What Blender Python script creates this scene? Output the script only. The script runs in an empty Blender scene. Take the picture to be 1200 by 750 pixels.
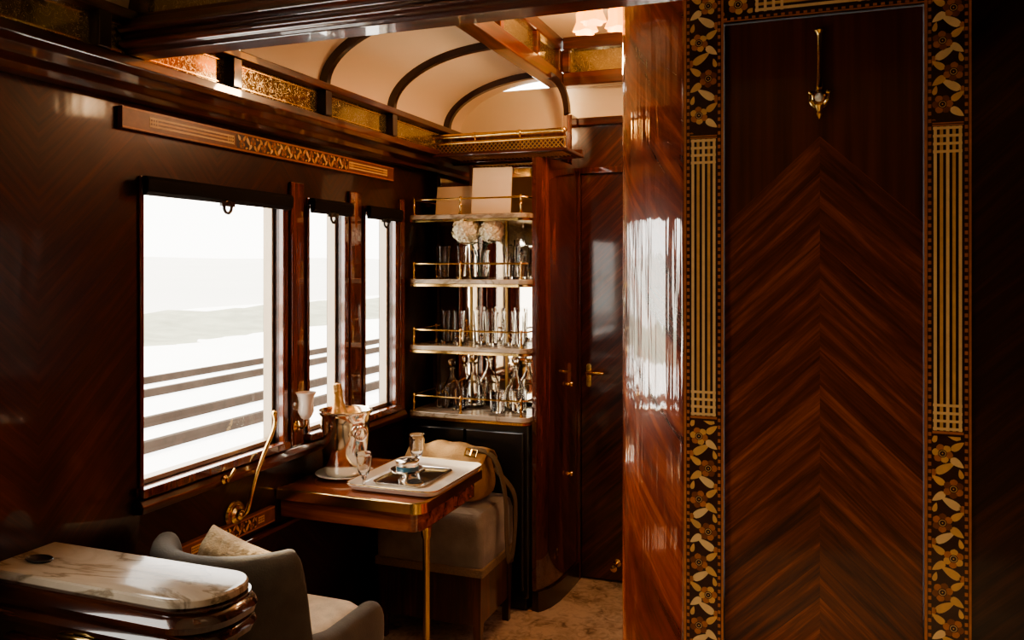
import bpy, bmesh, math, random
from mathutils import Vector, Matrix, noise
random.seed(7)
SC = bpy.context.scene
COL = SC.collection
pi = math.pi

# ------------------------------------------------------------ materials
def mat_new(name):
    m = bpy.data.materials.new(name); m.use_nodes = True
    nt = m.node_tree
    b = nt.nodes["Principled BSDF"]
    return m, nt, b

def simple(name, col, rough=0.5, metal=0.0, coat=0.0, sheen=0.0, bump=0.0, bscale=80, var=0.0, vscale=8, spec=0.5):
    m, nt, b = mat_new(name)
    b.inputs['Base Color'].default_value = (*col, 1)
    b.inputs['Roughness'].default_value = rough
    b.inputs['Metallic'].default_value = metal
    b.inputs['Coat Weight'].default_value = coat
    b.inputs['Coat Roughness'].default_value = 0.06
    b.inputs['Sheen Weight'].default_value = sheen
    b.inputs['Specular IOR Level'].default_value = spec
    tc = nt.nodes.new('ShaderNodeTexCoord')
    n = nt.nodes.new('ShaderNodeTexNoise'); n.inputs['Scale'].default_value = vscale; n.inputs['Detail'].default_value = 5
    nt.links.new(tc.outputs['Object'], n.inputs['Vector'])
    mx = nt.nodes.new('ShaderNodeMix'); mx.data_type = 'RGBA'
    mx.inputs['A'].default_value = (*[c*(1-var) for c in col], 1)
    mx.inputs['B'].default_value = (*[min(1, c*(1+var)) for c in col], 1)
    nt.links.new(n.outputs['Fac'], mx.inputs['Factor'])
    nt.links.new(mx.outputs['Result'], b.inputs['Base Color'])
    if bump > 0:
        n2 = nt.nodes.new('ShaderNodeTexNoise'); n2.inputs['Scale'].default_value = bscale; n2.inputs['Detail'].default_value = 3
        nt.links.new(tc.outputs['Object'], n2.inputs['Vector'])
        bp = nt.nodes.new('ShaderNodeBump'); bp.inputs['Strength'].default_value = bump; bp.inputs['Distance'].default_value = 0.01
        nt.links.new(n2.outputs['Fac'], bp.inputs['Height']); nt.links.new(bp.outputs['Normal'], b.inputs['Normal'])
    return m

def ramp(nt, fac, stops):
    r = nt.nodes.new('ShaderNodeValToRGB')
    els = r.color_ramp.elements
    while len(els) < len(stops): els.new(0.5)
    for e, (p, c) in zip(els, stops):
        e.position = p; e.color = (*c, 1)
    nt.links.new(fac, r.inputs['Fac'])
    return r.outputs['Color']

def wood(name, dark, mid, light, scale=(26, 26, 1.6), rot=(0, 0, 0), rough=0.28, coat=1.0, wig=0.0, cior=1.6, ripple=0.0):
    m, nt, b = mat_new(name)
    tc = nt.nodes.new('ShaderNodeTexCoord')
    mp = nt.nodes.new('ShaderNodeMapping')
    mp.inputs['Rotation'].default_value = rot
    nt.links.new(tc.outputs['Object'], mp.inputs['Vector'])
    mp2 = nt.nodes.new('ShaderNodeMapping'); mp2.inputs['Scale'].default_value = scale
    nt.links.new(mp.outputs['Vector'], mp2.inputs['Vector'])
    n = nt.nodes.new('ShaderNodeTexNoise'); n.inputs['Scale'].default_value = 1.0; n.inputs['Detail'].default_value = 7
    n.inputs['Roughness'].default_value = 0.62; n.inputs['Distortion'].default_value = 0.6 + wig
    nt.links.new(mp2.outputs['Vector'], n.inputs['Vector'])
    c = ramp(nt, n.outputs['Fac'], [(0.3, dark), (0.52, mid), (0.74, light)])
    nt.links.new(c, b.inputs['Base Color'])
    b.inputs['Roughness'].default_value = rough
    b.inputs['Coat Weight'].default_value = coat
    b.inputs['Coat Roughness'].default_value = 0.03
    b.inputs['Coat IOR'].default_value = cior
    if ripple:
        mp3 = nt.nodes.new('ShaderNodeMapping'); mp3.inputs['Scale'].default_value = (42, 42, 1.5)
        nt.links.new(tc.outputs['Object'], mp3.inputs['Vector'])
        n3 = nt.nodes.new('ShaderNodeTexNoise'); n3.inputs['Scale'].default_value = 1; n3.inputs['Detail'].default_value = 2
        nt.links.new(mp3.outputs['Vector'], n3.inputs['Vector'])
        bp = nt.nodes.new('ShaderNodeBump'); bp.inputs['Strength'].default_value = ripple; bp.inputs['Distance'].default_value = 0.01
        nt.links.new(n3.outputs['Fac'], bp.inputs['Height'])
        nt.links.new(bp.outputs['Normal'], b.inputs['Coat Normal'])
    return m

def chevron(name, dark, mid, light, axis='X', center=0.0, period=None, k=0.95, plank=0.085, apex=None, rough=0.32, coat=0.8):
    m, nt, b = mat_new(name)
    L = nt.links.new
    def M(op, a, bb=None, c=None):
        n = nt.nodes.new('ShaderNodeMath'); n.operation = op
        for i, v in enumerate((a, bb, c)):
            if v is None: continue
            if isinstance(v, (int, float)): n.inputs[i].default_value = v
            else: L(v, n.inputs[i])
        return n.outputs[0]
    tc = nt.nodes.new('ShaderNodeTexCoord')
    sp = nt.nodes.new('ShaderNodeSeparateXYZ'); L(tc.outputs['Object'], sp.inputs[0])
    h = M('SUBTRACT', sp.outputs[axis], center)
    if period: a = M('PINGPONG', h, period)
    else: a = M('ABSOLUTE', h)
    z = sp.outputs['Z']
    c = M('ADD', z, M('MULTIPLY', a, k))
    al = M('SUBTRACT', a, M('MULTIPLY', z, k))
    sgn = M('SIGN', h)
    cv = nt.nodes.new('ShaderNodeCombineXYZ')
    L(M('MULTIPLY', c, 42), cv.inputs[0]); L(M('MULTIPLY', al, 2.2), cv.inputs[1])
    pid = M('FLOOR', M('DIVIDE', c, plank))
    L(M('ADD', M('MULTIPLY', sgn, 3), M('MULTIPLY', pid, 1.7)), cv.inputs[2])
    n = nt.nodes.new('ShaderNodeTexNoise'); n.inputs['Scale'].default_value = 1; n.inputs['Detail'].default_value = 8
    n.inputs['Roughness'].default_value = 0.66; n.inputs['Distortion'].default_value = 0.4
    L(cv.outputs[0], n.inputs['Vector'])
    wn = nt.nodes.new('ShaderNodeTexWhiteNoise'); wn.noise_dimensions = '1D'
    L(M('ADD', pid, 0.37), wn.inputs['W'])
    f = M('ADD', n.outputs['Fac'], M('MULTIPLY', M('SUBTRACT', wn.outputs['Value'], 0.5), 0.15))
    if apex is not None:
        mp = nt.nodes.new('ShaderNodeMapping'); mp.inputs['Scale'].default_value = (40, 40, 1.2)
        L(tc.outputs['Object'], mp.inputs['Vector'])
        n3 = nt.nodes.new('ShaderNodeTexNoise'); n3.inputs['Scale'].default_value = 1; n3.inputs['Detail'].default_value = 5
        L(mp.outputs['Vector'], n3.inputs['Vector'])
        f2 = M('ADD', M('MULTIPLY', n3.outputs['Fac'], .45), .17)
        g = M('GREATER_THAN', c, apex)
        f = M('ADD', M('MULTIPLY', f, M('SUBTRACT', 1.0, g)), M('MULTIPLY', f2, g))
    col = ramp(nt, f, [(0.3, dark), (0.52, mid), (0.76, light)])
    L(col, b.inputs['Base Color'])
    b.inputs['Roughness'].default_value = rough
    b.inputs['Coat Weight'].default_value = coat
    b.inputs['Coat Roughness'].default_value = 0.05
    return m

def glassmat(name, col=(1, 1, 1), rough=0.0, ior=1.45):
    m, nt, b = mat_new(name)
    b.inputs['Base Color'].default_value = (*col, 1)
    b.inputs['Transmission Weight'].default_value = 1
    b.inputs['Roughness'].default_value = rough
    b.inputs['IOR'].default_value = ior
    return m

def panemat(name):
    m = bpy.data.materials.new(name); m.use_nodes = True
    nt = m.node_tree; nt.nodes.clear()
    o = nt.nodes.new('ShaderNodeOutputMaterial'); t = nt.nodes.new('ShaderNodeBsdfTransparent')
    t.inputs[0].default_value = (.97, .98, .98, 1)
    g = nt.nodes.new('ShaderNodeBsdfGlossy'); g.inputs['Roughness'].default_value = 0.02
    mx = nt.nodes.new('ShaderNodeMixShader'); mx.inputs[0].default_value = 0.05
    nt.links.new(t.outputs[0], mx.inputs[1]); nt.links.new(g.outputs[0], mx.inputs[2]); nt.links.new(mx.outputs[0], o.inputs[0])
    return m

def emis(name, base, col, s):
    m, nt, b = mat_new(name)
    b.inputs['Base Color'].default_value = (*base, 1)
    b.inputs['Emission Color'].default_value = (*col, 1)
    b.inputs['Emission Strength'].default_value = s
    return m

MAH_D = (0.016, 0.0033, 0.0013); MAH_M = (0.084, 0.0150, 0.0047); MAH_L = (0.26, 0.054, 0.015)
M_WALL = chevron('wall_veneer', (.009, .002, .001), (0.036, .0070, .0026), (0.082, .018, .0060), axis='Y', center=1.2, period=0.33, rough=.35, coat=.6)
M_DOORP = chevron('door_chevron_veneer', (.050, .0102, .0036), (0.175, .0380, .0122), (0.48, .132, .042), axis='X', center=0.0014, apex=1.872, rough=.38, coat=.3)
M_DOORB = chevron('back_door_veneer', MAH_D, (0.068, .0135, .0043), (0.19, .041, .012), axis='X', center=-0.83, rough=.3)
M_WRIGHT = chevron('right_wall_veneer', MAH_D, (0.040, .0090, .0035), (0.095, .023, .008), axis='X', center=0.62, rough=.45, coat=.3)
M_COLUMN = wood('column_mahogany', (.060, .0080, .0024), (.27, .039, .0102), (.66, .150, .040), scale=(9, 9, 1.3), rot=(0.5, 0.6, 0), rough=.33, wig=1.0, cior=2.9, ripple=.42)
M_MAH = wood('mahogany', MAH_D, MAH_M, MAH_L)
M_MAHY = wood('mahogany_rail', MAH_D, MAH_M, MAH_L, scale=(26, 1.6, 26))
M_MAHX = wood('mahogany_beam', MAH_D, MAH_M, MAH_L, scale=(1.6, 26, 26))
M_TABLE = wood('table_wood', (.10, .019, .005), (.35, .084, .021), (.64, .21, .057), scale=(2, 26, 26), rough=.2)
M_DARKRIB = simple('rib_wood', (.024, .007, .003), .3, coat=1, var=.4)
M_BLACK = simple('black_lacquer', (.010, .009, .008), .3, coat=.8, var=.3)
M_CREAM = simple('cream_ceiling', (.84, .68, .46), .55, var=.04, vscale=3)
M_BRASS = simple('brass', (.83, .56, .22), .2, metal=1, var=.15, vscale=30)
M_BRASSD = simple('aged_brass', (.45, .27, .10), .32, metal=1, var=.3, vscale=30)
M_SILVER = simple('silver', (.88, .82, .73), .14, metal=1, var=.05)
M_MIRROR = simple('mirror', (.92, .83, .70), .03, metal=1, var=.03)
M_MAPLE = simple('inlay_maple', (.78, .44, .165), .35, coat=.25, var=.2, vscale=60)
M_AMBER = simple('inlay_amber', (.54, .180, .042), .35, coat=.25, var=.3, vscale=60)
M_PALE = simple('inlay_pale', (.94, .62, .29), .35, coat=.25, var=.12, vscale=60)
M_INLD = simple('inlay_walnut', (.055, .015, .006), .35, coat=.25, var=.4, vscale=50)
M_INLM = simple('inlay_brown', (.25, .078, .024), .35, coat=.25, var=.4, vscale=50)
M_VELVET = simple('grey_velvet', (.115, .100, .076), .8, sheen=.2, var=.65, vscale=11, bump=.15, bscale=200)
M_SEAT = simple('cream_seat_fabric', (.72, .60, .43), .85, sheen=.3, var=.3, vscale=30, bump=.3, bscale=150)
M_KNIT = simple('knit_cushion', (.54, .39, .22), .9, sheen=.2, var=.3, vscale=40, bump=.6, bscale=120)
M_CANVAS = simple('tan_canvas', (.42, .26, .11), .85, var=.35, vscale=9, bump=.5, bscale=160)
M_STRAP = simple('olive_strap', (.16, .12, .065), .7, var=.3, bump=.3, bscale=300)
M_BRAID = simple('braid', (.30, .22, .13), .8, var=.4, vscale=120, bump=.5, bscale=200)
M_PORC = simple('porcelain', (.88, .82, .71), .15, coat=.6, var=.03)
M_PAPER = simple('cream_paper', (.80, .64, .45), .6, var=.05)
M_PAPER2 = simple('pale_paper', (.92, .79, .60), .6, var=.05)
M_GLASS = glassmat('crystal', (.99, .99, .97))
M_BOTTLE = simple('bottle_green', (.01, .02, .008), .08, coat=1)
M_FOIL = simple('gold_foil', (.80, .50, .22), .35, metal=.8, var=.2, bump=.4, bscale=120)
M_BLUE = simple('tin_blue', (.05, .17, .25), .3, coat=.5)
M_CAV = simple('caviar_black', (.012, .012, .014), .2, bump=1, bscale=400)
M_PETAL = simple('hydrangea_petal', (.97, .88, .66), .6, var=.05, vscale=60)
M_LEAF = simple('leaf_green', (.05, .08, .03), .5, var=.3)
M_BLIND = simple('blind_fabric', (.012, .008, .006), .7, var=.2, spec=.2)
M_ALU = simple('window_metal', (.42, .34, .25), .35, metal=.8, var=.1)
M_PANE = panemat('window_pane')
M_SNOW = simple('snow', (.80, .82, .84), .7, var=.08, vscale=.5)
M_HILL = simple('fog_grey_snow', (.58, .59, .58), 1, var=.12, vscale=.02, spec=0)  # grey of the fog is put into the snow colour
M_RAIL = simple('rusty_rail', (.045, .032, .024), .9, var=.5, vscale=1.5, spec=.1)
M_BANK = simple('fog_paled_grass', (.27, .285, .225), .95, var=.5, vscale=.8, spec=.1)  # grass colour paled to stand in for fog
M_SHADE = emis('lamp_glass', (.7, .30, .06), (1, .34, .04), 3.0)
M_TULIP = simple('tulip_glass', (.85, .72, .62), .3, coat=.6, var=.05)

def carpet():
    m, nt, b = mat_new('carpet')
    tc = nt.nodes.new('ShaderNodeTexCoord')
    v = nt.nodes.new('ShaderNodeTexVoronoi'); v.inputs['Scale'].default_value = 11; v.feature = 'SMOOTH_F1'
    n = nt.nodes.new('ShaderNodeTexNoise'); n.inputs['Scale'].default_value = 22; n.inputs['Detail'].default_value = 4; n.inputs['Distortion'].default_value = 1.5
    nt.links.new(tc.outputs['Object'], v.inputs['Vector']); nt.links.new(tc.outputs['Object'], n.inputs['Vector'])
    ad = nt.nodes.new('ShaderNodeMath'); ad.operation = 'MULTIPLY_ADD'; ad.inputs[1].default_value = .5
    nt.links.new(v.outputs['Distance'], ad.inputs[0]); nt.links.new(n.outputs['Fac'], ad.inputs[2])
    c = ramp(nt, ad.outputs[0], [(.45, (.28, .19, .12)), (.62, (.54, .40, .27)), (.85, (.72, .57, .41))])
    nt.links.new(c, b.inputs['Base Color']); b.inputs['Roughness'].default_value = .95
    n2 = nt.nodes.new('ShaderNodeTexNoise'); n2.inputs['Scale'].default_value = 350
    bp = nt.nodes.new('ShaderNodeBump'); bp.inputs['Strength'].default_value = .5
    nt.links.new(tc.outputs['Object'], n2.inputs['Vector']); nt.links.new(n2.outputs['Fac'], bp.inputs['Height']); nt.links.new(bp.outputs['Normal'], b.inputs['Normal'])
    return m
M_CARPET = carpet()

def marble():
    m, nt, b = mat_new('marble')
    tc = nt.nodes.new('ShaderNodeTexCoord')
    mp = nt.nodes.new('ShaderNodeMapping'); mp.inputs['Rotation'].default_value = (0, 0, .9); mp.inputs['Scale'].default_value = (2.2, 6, 4)
    nt.links.new(tc.outputs['Object'], mp.inputs['Vector'])
    n = nt.nodes.new('ShaderNodeTexNoise'); n.inputs['Scale'].default_value = 1.3; n.inputs['Detail'].default_value = 8; n.inputs['Distortion'].default_value = 1.1
    n.inputs['Roughness'].default_value = .58
    nt.links.new(mp.outputs['Vector'], n.inputs['Vector'])
    c = ramp(nt, n.outputs['Fac'], [(.30, (.50, .41, .31)), (.46, (.60, .51, .39)), (.50, (.28, .22, .15)), (.54, (.54, .45, .34)), (.75, (.70, .61, .49))])
    nt.links.new(c, b.inputs['Base Color']); b.inputs['Roughness'].default_value = .2; b.inputs['Coat Weight'].default_value = .3
    return m
M_MARBLE = marble()

def etched():
    m, nt, b = mat_new('etched_glass')
    tc = nt.nodes.new('ShaderNodeTexCoord')
    n = nt.nodes.new('ShaderNodeTexNoise'); n.inputs['Scale'].default_value = 30; n.inputs['Detail'].default_value = 2; n.inputs['Distortion'].default_value = 2.5
    nt.links.new(tc.outputs['Object'], n.inputs['Vector'])
    c = ramp(nt, n.outputs['Fac'], [(.46, (.36, .29, .16)), (.50, (.56, .46, .29)), (.54, (.36, .29, .16))])
    nt.links.new(c, b.inputs['Base Color']); b.inputs['Metallic'].default_value = .8
    r = ramp(nt, n.outputs['Fac'], [(.46, (.08, .08, .08)), (.50, (.30, .30, .30)), (.54, (.08, .08, .08))])
    nt.links.new(r, b.inputs['Roughness'])
    return m
M_ETCH = etched()

# ------------------------------------------------------------ mesh helpers
def V(*a): return Vector(a)
def face(bm, vs, mat=0):
    try:
        f = bm.faces.new(vs); f.material_index = mat; return f
    except ValueError: return None

def box(bm, x0, x1, y0, y1, z0, z1, mat=0):
    vs = [bm.verts.new((x, y, z)) for x in (x0, x1) for y in (y0, y1) for z in (z0, z1)]
    for q in ((0, 1, 3, 2), (4, 6, 7, 5), (0, 4, 5, 1), (2, 3, 7, 6), (0, 2, 6, 4), (1, 5, 7, 3)):
        face(bm, [vs[i] for i in q], mat)
    return vs

def loft(bm, loops, mat=0, cap0=True, cap1=True, closed=True):
    rings = [[bm.verts.new(p) for p in lp] for lp in loops]
    n = len(rings[0])
    for a, b in zip(rings[:-1], rings[1:]):
        for i in range(n if closed else n-1):
            j = (i+1) % n
            face(bm, [a[i], a[j], b[j], b[i]], mat)
    if cap0: face(bm, rings[0][::-1], mat)
    if cap1: face(bm, rings[-1], mat)
    return rings

def lathe(bm, prof, c=(0, 0, 0), seg=28, mat=0, axis='z', cap0=False, cap1=False):
    loops = []
    for r, z in prof:
        r = max(r, 1e-4); lp = []
        for i in range(seg):
            a = 2*pi*i/seg
            if axis == 'z': p = (c[0]+r*math.cos(a), c[1]+r*math.sin(a), c[2]+z)
            elif axis == 'x': p = (c[0]+z, c[1]+r*math.cos(a), c[2]+r*math.sin(a))
            else: p = (c[0]+r*math.sin(a), c[1]+z, c[2]+r*math.cos(a))
            lp.append(p)
        loops.append(lp)
    loft(bm, loops, mat, cap0, cap1)

def tube(bm, pts, r, seg=10, mat=0, closed=False, flat=None):
    pts = [Vector(p) for p in pts]; n = len(pts)
    rs = r if isinstance(r, (list, tuple)) else [r]*n
    loops = []; up = None
    for i, p in enumerate(pts):
        if closed: t = pts[(i+1) % n]-pts[i-1]
        else: t = pts[min(i+1, n-1)]-pts[max(i-1, 0)]
        t.normalize()
        if up is None:
            up = Vector((0, 0, 1)) if abs(t.z) < .9 else Vector((1, 0, 0))
            up = (up-t*up.dot(t)).normalized()
        else:
            up = up-t*up.dot(t)
            up = up.normalized()
        s = t.cross(up)
        if flat:
            d = Vector(flat[0]); d = (d-t*d.dot(t)).normalized(); e = t.cross(d)
            loops.append([tuple(p+d*(flat[1]*a)+e*(flat[2]*b)) for a, b in ((-.5, -.5), (.5, -.5), (.5, .5), (-.5, .5))])
        else:
            loops.append([tuple(p+(up*math.cos(2*pi*k/seg)+s*math.sin(2*pi*k/seg))*rs[i]) for k in range(seg)])
    if closed:
        loops.append(loops[0]); loft(bm, loops, mat, False, False)
    else: loft(bm, loops, mat)

def smooth_path(pts, k=5):
    P = [Vector(p) for p in pts]; P = [P[0]*2-P[1]]+P+[P[-1]*2-P[-2]]; out = []
    for i in range(1, len(P)-2):
        for j in range(k):
            t = j/k; a, b, c, d = P[i-1], P[i], P[i+1], P[i+2]
            out.append(.5*((2*b)+(-a+c)*t+(2*a-5*b+4*c-d)*t*t+(-a+3*b-3*c+d)*t**3))
    out.append(P[-2]); return out

def rrect(x0, x1, y0, y1, r, n=6):
    if not isinstance(r, (list, tuple)): r = (r, r, r, r)
    out = []
    for (cx, cy, a0, rr) in ((x1-r[0], y0+r[0], -pi/2, r[0]), (x1-r[1], y1-r[1], 0, r[1]), (x0+r[2], y1-r[2], pi/2, r[2]), (x0+r[3], y0+r[3], pi, r[3])):
        for i in range(n+1):
            a = a0+pi/2*i/n
            out.append((cx+rr*math.cos(a), cy+rr*math.sin(a)))
    return out

def prism(bm, pts, z0, z1, mat=0):
    loft(bm, [[(x, y, z0) for x, y in pts], [(x, y, z1) for x, y in pts]], mat)

def sweep(bm, prof, axis, a0, a1, mat=0):
    f = (lambda a, p, q: (a, p, q)) if axis == 'x' else (lambda a, p, q: (p, a, q))
    loft(bm, [[f(a0, p, q) for p, q in prof], [f(a1, p, q) for p, q in prof]], mat)

def ball(bm, c, r, seg=16, mat=0, sc=(1, 1, 1)):
    rings = seg//2; loops = []
    for j in range(rings+1):
        th = pi*j/rings; rr = max(math.sin(th), 1e-3)
        loops.append([(c[0]+r*sc[0]*rr*math.cos(2*pi*i/seg), c[1]+r*sc[1]*rr*math.sin(2*pi*i/seg), c[2]-r*sc[2]*math.cos(th)) for i in range(seg)])
    loft(bm, loops, mat)

def mk(name, bm, mats, parent=None, smooth=True, angle=38, bevel=0, sub=0, loc=None, rot=None, **props):
    bmesh.ops.recalc_face_normals(bm, faces=bm.faces)
    me = bpy.data.meshes.new(name); bm.to_mesh(me); bm.free()
    if not isinstance(mats, (list, tuple)): mats = [mats]
    for m in mats: me.materials.append(m)
    if smooth:
        me.shade_smooth()
        if not sub: me.set_sharp_from_angle(angle=math.radians(angle))
    o = bpy.data.objects.new(name, me); COL.objects.link(o)
    if parent: o.parent = parent
    if loc: o.location = loc
    if rot: o.rotation_euler = rot
    if bevel:
        b = o.modifiers.new('bevel', 'BEVEL'); b.width = bevel; b.segments = 2; b.limit_method = 'ANGLE'
    if sub:
        s = o.modifiers.new('sub', 'SUBSURF'); s.levels = sub; s.render_levels = sub
    for k, v in props.items(): o[k] = v
    return o

def thing(name, label, category, loc=(0, 0, 0), rot=None, group=None):
    e = bpy.data.objects.new(name, None); COL.objects.link(e); e.location = loc; e.empty_display_size = .05
    if rot: e.rotation_euler = rot
    e['label'] = label; e['category'] = category
    if group: e['group'] = group
    return e

def dup(src, loc, rotz=0, label=None, scale=None):
    n = src.copy(); COL.objects.link(n); n.location = loc
    n.rotation_euler = (0, 0, rotz)
    if scale: n.scale = scale
    if label: n['label'] = label
    for ch in src.children:
        c = ch.copy(); COL.objects.link(c); c.parent = n
    return n
NB = bmesh.new
S = dict(kind='structure')

# ------------------------------------------------------------ marquetry
def mq_poly(bm, pts, mp, h, mat):
    face(bm, [bm.verts.new(mp(p, q, h)) for p, q in pts], mat)
def mq_rect(bm, p0, p1, q0, q1, mp, h, mat): mq_poly(bm, [(p0, q0), (p1, q0), (p1, q1), (p0, q1)], mp, h, mat)
def mq_leaf(bm, p, q, ang, L, W, mp, h, mat, root=0.0, blunt=False, clip=None):
    pts = []
    N = 9
    for i in range(N+1):
        t = i/N; pts.append((root+L*t, W*(max(0, math.sin(pi*min(1, t**(1.5 if blunt else .65))))**.75)))
    for i in range(N-1, 0, -1):
        pts.append((pts[i][0], -pts[i][1]))
    ca, sa = math.cos(ang), math.sin(ang)
    out = [(p+x*ca-y*sa, q+x*sa+y*ca) for x, y in pts]
    if clip: out = [(min(max(a, clip[0]), clip[1]), min(max(b, clip[2]), clip[3])) for a, b in out]
    mq_poly(bm, out, mp, h, mat)
def mq_disc(bm, p, q, r, mp, h, mat, n=16):
    mq_poly(bm, [(p+r*math.cos(2*pi*i/n), q+r*math.sin(2*pi*i/n)) for i in range(n)], mp, h, mat)
# mats: 0 dark 1 maple 2 amber 3 pale 4 brown
def mq_flowers(bm, p0, p1, q0, q1, mp, h, rs):
    w = q1-q0; qc = (q0+q1)/2; step = w*1.22
    n = max(1, round((p1-p0)/step)); st = (p1-p0)/n; cl = (p0, p1, q0, q1)
    mq_rect(bm, p0, p1, q0, q1, mp, h, 0)
    for i in range(n):
        p = p0+(i+.5)*st; sg = 1 if i % 2 else -1
        q = qc+sg*w*.17
        la = (1, 3, 3)[rs.randrange(3)]
        # long pale leaves sweeping from the flower across the band
        mq_leaf(bm, p+st*.42, qc-sg*w*.40, sg*1.0, w*.74, w*.145, mp, h+.0002, 3 if rs.random() < .6 else 1, clip=cl)
        mq_leaf(bm, p-st*.12, qc-sg*w*.08, -sg*pi/2-sg*.65, w*.52, w*.13, mp, h+.0003, la, clip=cl)
        mq_leaf(bm, p+st*.10, qc-sg*w*.10, -sg*pi/2+sg*.65, w*.50, w*.12, mp, h+.00025, 1, clip=cl)
        mq_leaf(bm, p-st*.46, qc+sg*w*.42, pi-sg*.35, w*.42, w*.11, mp, h+.0002, 2, clip=cl)
        mq_leaf(bm, p+st*.30, qc+sg*w*.44, -sg*.25, w*.34, w*.08, mp, h+.0002, 1, clip=cl)
        pal = ((2, 4), (4, 2), (4, 2), (1, 2))[rs.randrange(4)]
        a0 = rs.uniform(0, 1)
        for kk in range(6):
            mq_leaf(bm, p, q, a0+kk*2*pi/6, w*.30, w*.125, mp, h+.0004+.00005*kk, pal[kk % 2], root=w*.04, blunt=True, clip=cl)
        mq_disc(bm, p, q, w*.140, mp, h+.0009, 0); mq_disc(bm, p, q, w*.110, mp, h+.0010, 3); mq_disc(bm, p, q, w*.092, mp, h+.0012, 0); mq_disc(bm, p, q, w*.025, mp, h+.0014, 1)
def mq_lines(bm, p0, p1, q0, q1, mp, h, n=5):
    w = q1-q0; st = w/n
    for i in range(n):
        mq_rect(bm, p0, p1, q0+st*(i+.20), q0+st*(i+.74), mp, h+.0003, 3 if i % 2 == 0 else 1)
    for e in (0, 1):
        for j in range(4):
            pp = (p0+w*(.02+.28*j)) if e == 0 else (p1-w*(.02+.28*j)-w*.09)
            mq_rect(bm, pp, pp+w*.10, q0+st*.1, q1-st*.2, mp, h+.0005, 3)
def mq_dentils(bm, p0, p1, q0, q1, mp, h, step=.0085):
    n = int((p1-p0)/step)
    for i in range(0, n, 2): mq_rect(bm, p0+i*step, p0+(i+1)*step, q0, q1, mp, h+.0003, 2)

MQM = [M_INLD, M_MAPLE, M_AMBER, M_PALE, M_INLM]

# ------------------------------------------------------------ room shell
XL = -1.85
bm = NB(); box(bm, -1.9, 1.25, -1.6, 4.05, -.06, 0); mk('floor', bm, M_CARPET, smooth=False, **S)
def wall_cells(bm, ys, zs, holes, x0, x1):
    for i in range(len(ys)-1):
        for j in range(len(zs)-1):
            yc = (ys[i]+ys[i+1])/2; zc = (zs[j]+zs[j+1])/2
            if any(a < yc < b and c < zc < d for a, b, c, d in holes): continue
            box(bm, x0, x1, ys[i], ys[i+1], zs[j], zs[j+1])
WZ0, WZ1 = .915, 1.80
WINS = [(1.867, 2.52), (2.70, 2.937), (3.12, 3.37), (-.10, 1.05)]  # last one is an unseen window, added to light the door wall and column
ys = sorted([-1.6, 4.05]+[y for w in WINS for y in w])
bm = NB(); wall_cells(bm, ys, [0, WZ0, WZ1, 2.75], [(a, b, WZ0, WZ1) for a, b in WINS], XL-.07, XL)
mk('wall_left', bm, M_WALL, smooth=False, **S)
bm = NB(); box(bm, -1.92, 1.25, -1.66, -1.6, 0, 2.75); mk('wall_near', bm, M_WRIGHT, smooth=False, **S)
bm = NB(); box(bm, 1.2, 1.26, -1.6, 2.1, 0, 2.75); mk('wall_right', bm, M_MAH, smooth=False, **S)
bm = NB(); box(bm, -1.85, -1.155, 3.80, 3.86, 0, 2.215); mk('wall_back', bm, M_MAH, smooth=False, **S)
bm = NB(); box(bm, -1.85, -1.155, 3.80, 3.86, 2.215, 2.425); mk('ceiling_lunette', bm, M_CREAM, smooth=False, **S)
pts = [(-1.198, 3.52), (-1.180, 3.545), (-1.160, 3.59), (-1.143, 3.67), (-1.134, 3.78), (-1.13, 3.9), (-1.13, 4.0)]
back = [(x-.02, y) for x, y in pts[::-1]]
M_SIDE = wood('side_mahogany', (.028, .0052, .0019), (.125, .025, .0074), (.34, .086, .025), scale=(18, 18, 1.4), rough=.25, cior=2.1)
bm = NB(); prism(bm, pts+back, 0, 2.055); mk('wall_side', bm, M_SIDE, **S)
bm = NB(); prism(bm, [(x+.012, y-.006) for x, y in pts]+back, 0, .09); mk('baseboard_side', bm, M_DARKRIB, **S)
bm = NB(); box(bm, -1.16, -1.13, 3.86, 4.0, 2.055, 2.30); mk('wall_return', bm, M_SIDE, smooth=False, **S)
bm = NB(); box(bm, -1.16, -.49, 4.0, 4.05, 0, 2.30); mk('wall_end', bm, M_DOORB, smooth=False, **S)
# rounded corner: softly bowed profile (curvature radius varies along the bend)
cp = [(-.547, 2.444)]; x, y = cp[0]
for a0, a1, R, n in ((0, 44, .35, 22), (44, 57, .68, 12), (57, 90, .02, 8)):
    for i in range(n):
        p0 = math.radians(a0+(a1-a0)*i/n); p1 = math.radians(a0+(a1-a0)*(i+1)/n)
        x += R*(math.cos(p0)-math.cos(p1)); y -= R*(math.sin(p1)-math.sin(p0)); cp.append((x, y))
sx = -.32-cp[-1][0]; sy = 2.1-cp[-1][1]
cp = [(a+sx, b+sy) for a, b in cp]
inn = [(a+.03, b+.012) for a, b in cp[::-1]]; inn[0] = (cp[-1][0]+.01, 2.13)
bm = NB(); prism(bm, cp+inn, 0, 2.72); mk('wall_corner', bm, M_COLUMN, **S)
PX = cp[0][0]
bm = NB(); box(bm, PX, PX+.03, cp[0][1], 4.05, 0, 2.72); mk('wall_partition', bm, M_COLUMN, smooth=False, **S)
bm = NB()
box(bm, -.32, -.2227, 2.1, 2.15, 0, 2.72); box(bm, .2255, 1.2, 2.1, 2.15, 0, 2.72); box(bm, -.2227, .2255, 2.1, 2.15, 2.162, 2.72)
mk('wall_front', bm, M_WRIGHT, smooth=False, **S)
d2 = NB(); box(d2, -.2215, .2243, 2.108, 2.145, .004, 2.160); mk('door_2', d2, M_DOORP, smooth=False, bevel=.002, label='chevron veneered mahogany door with marquetry surround', **S)

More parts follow.
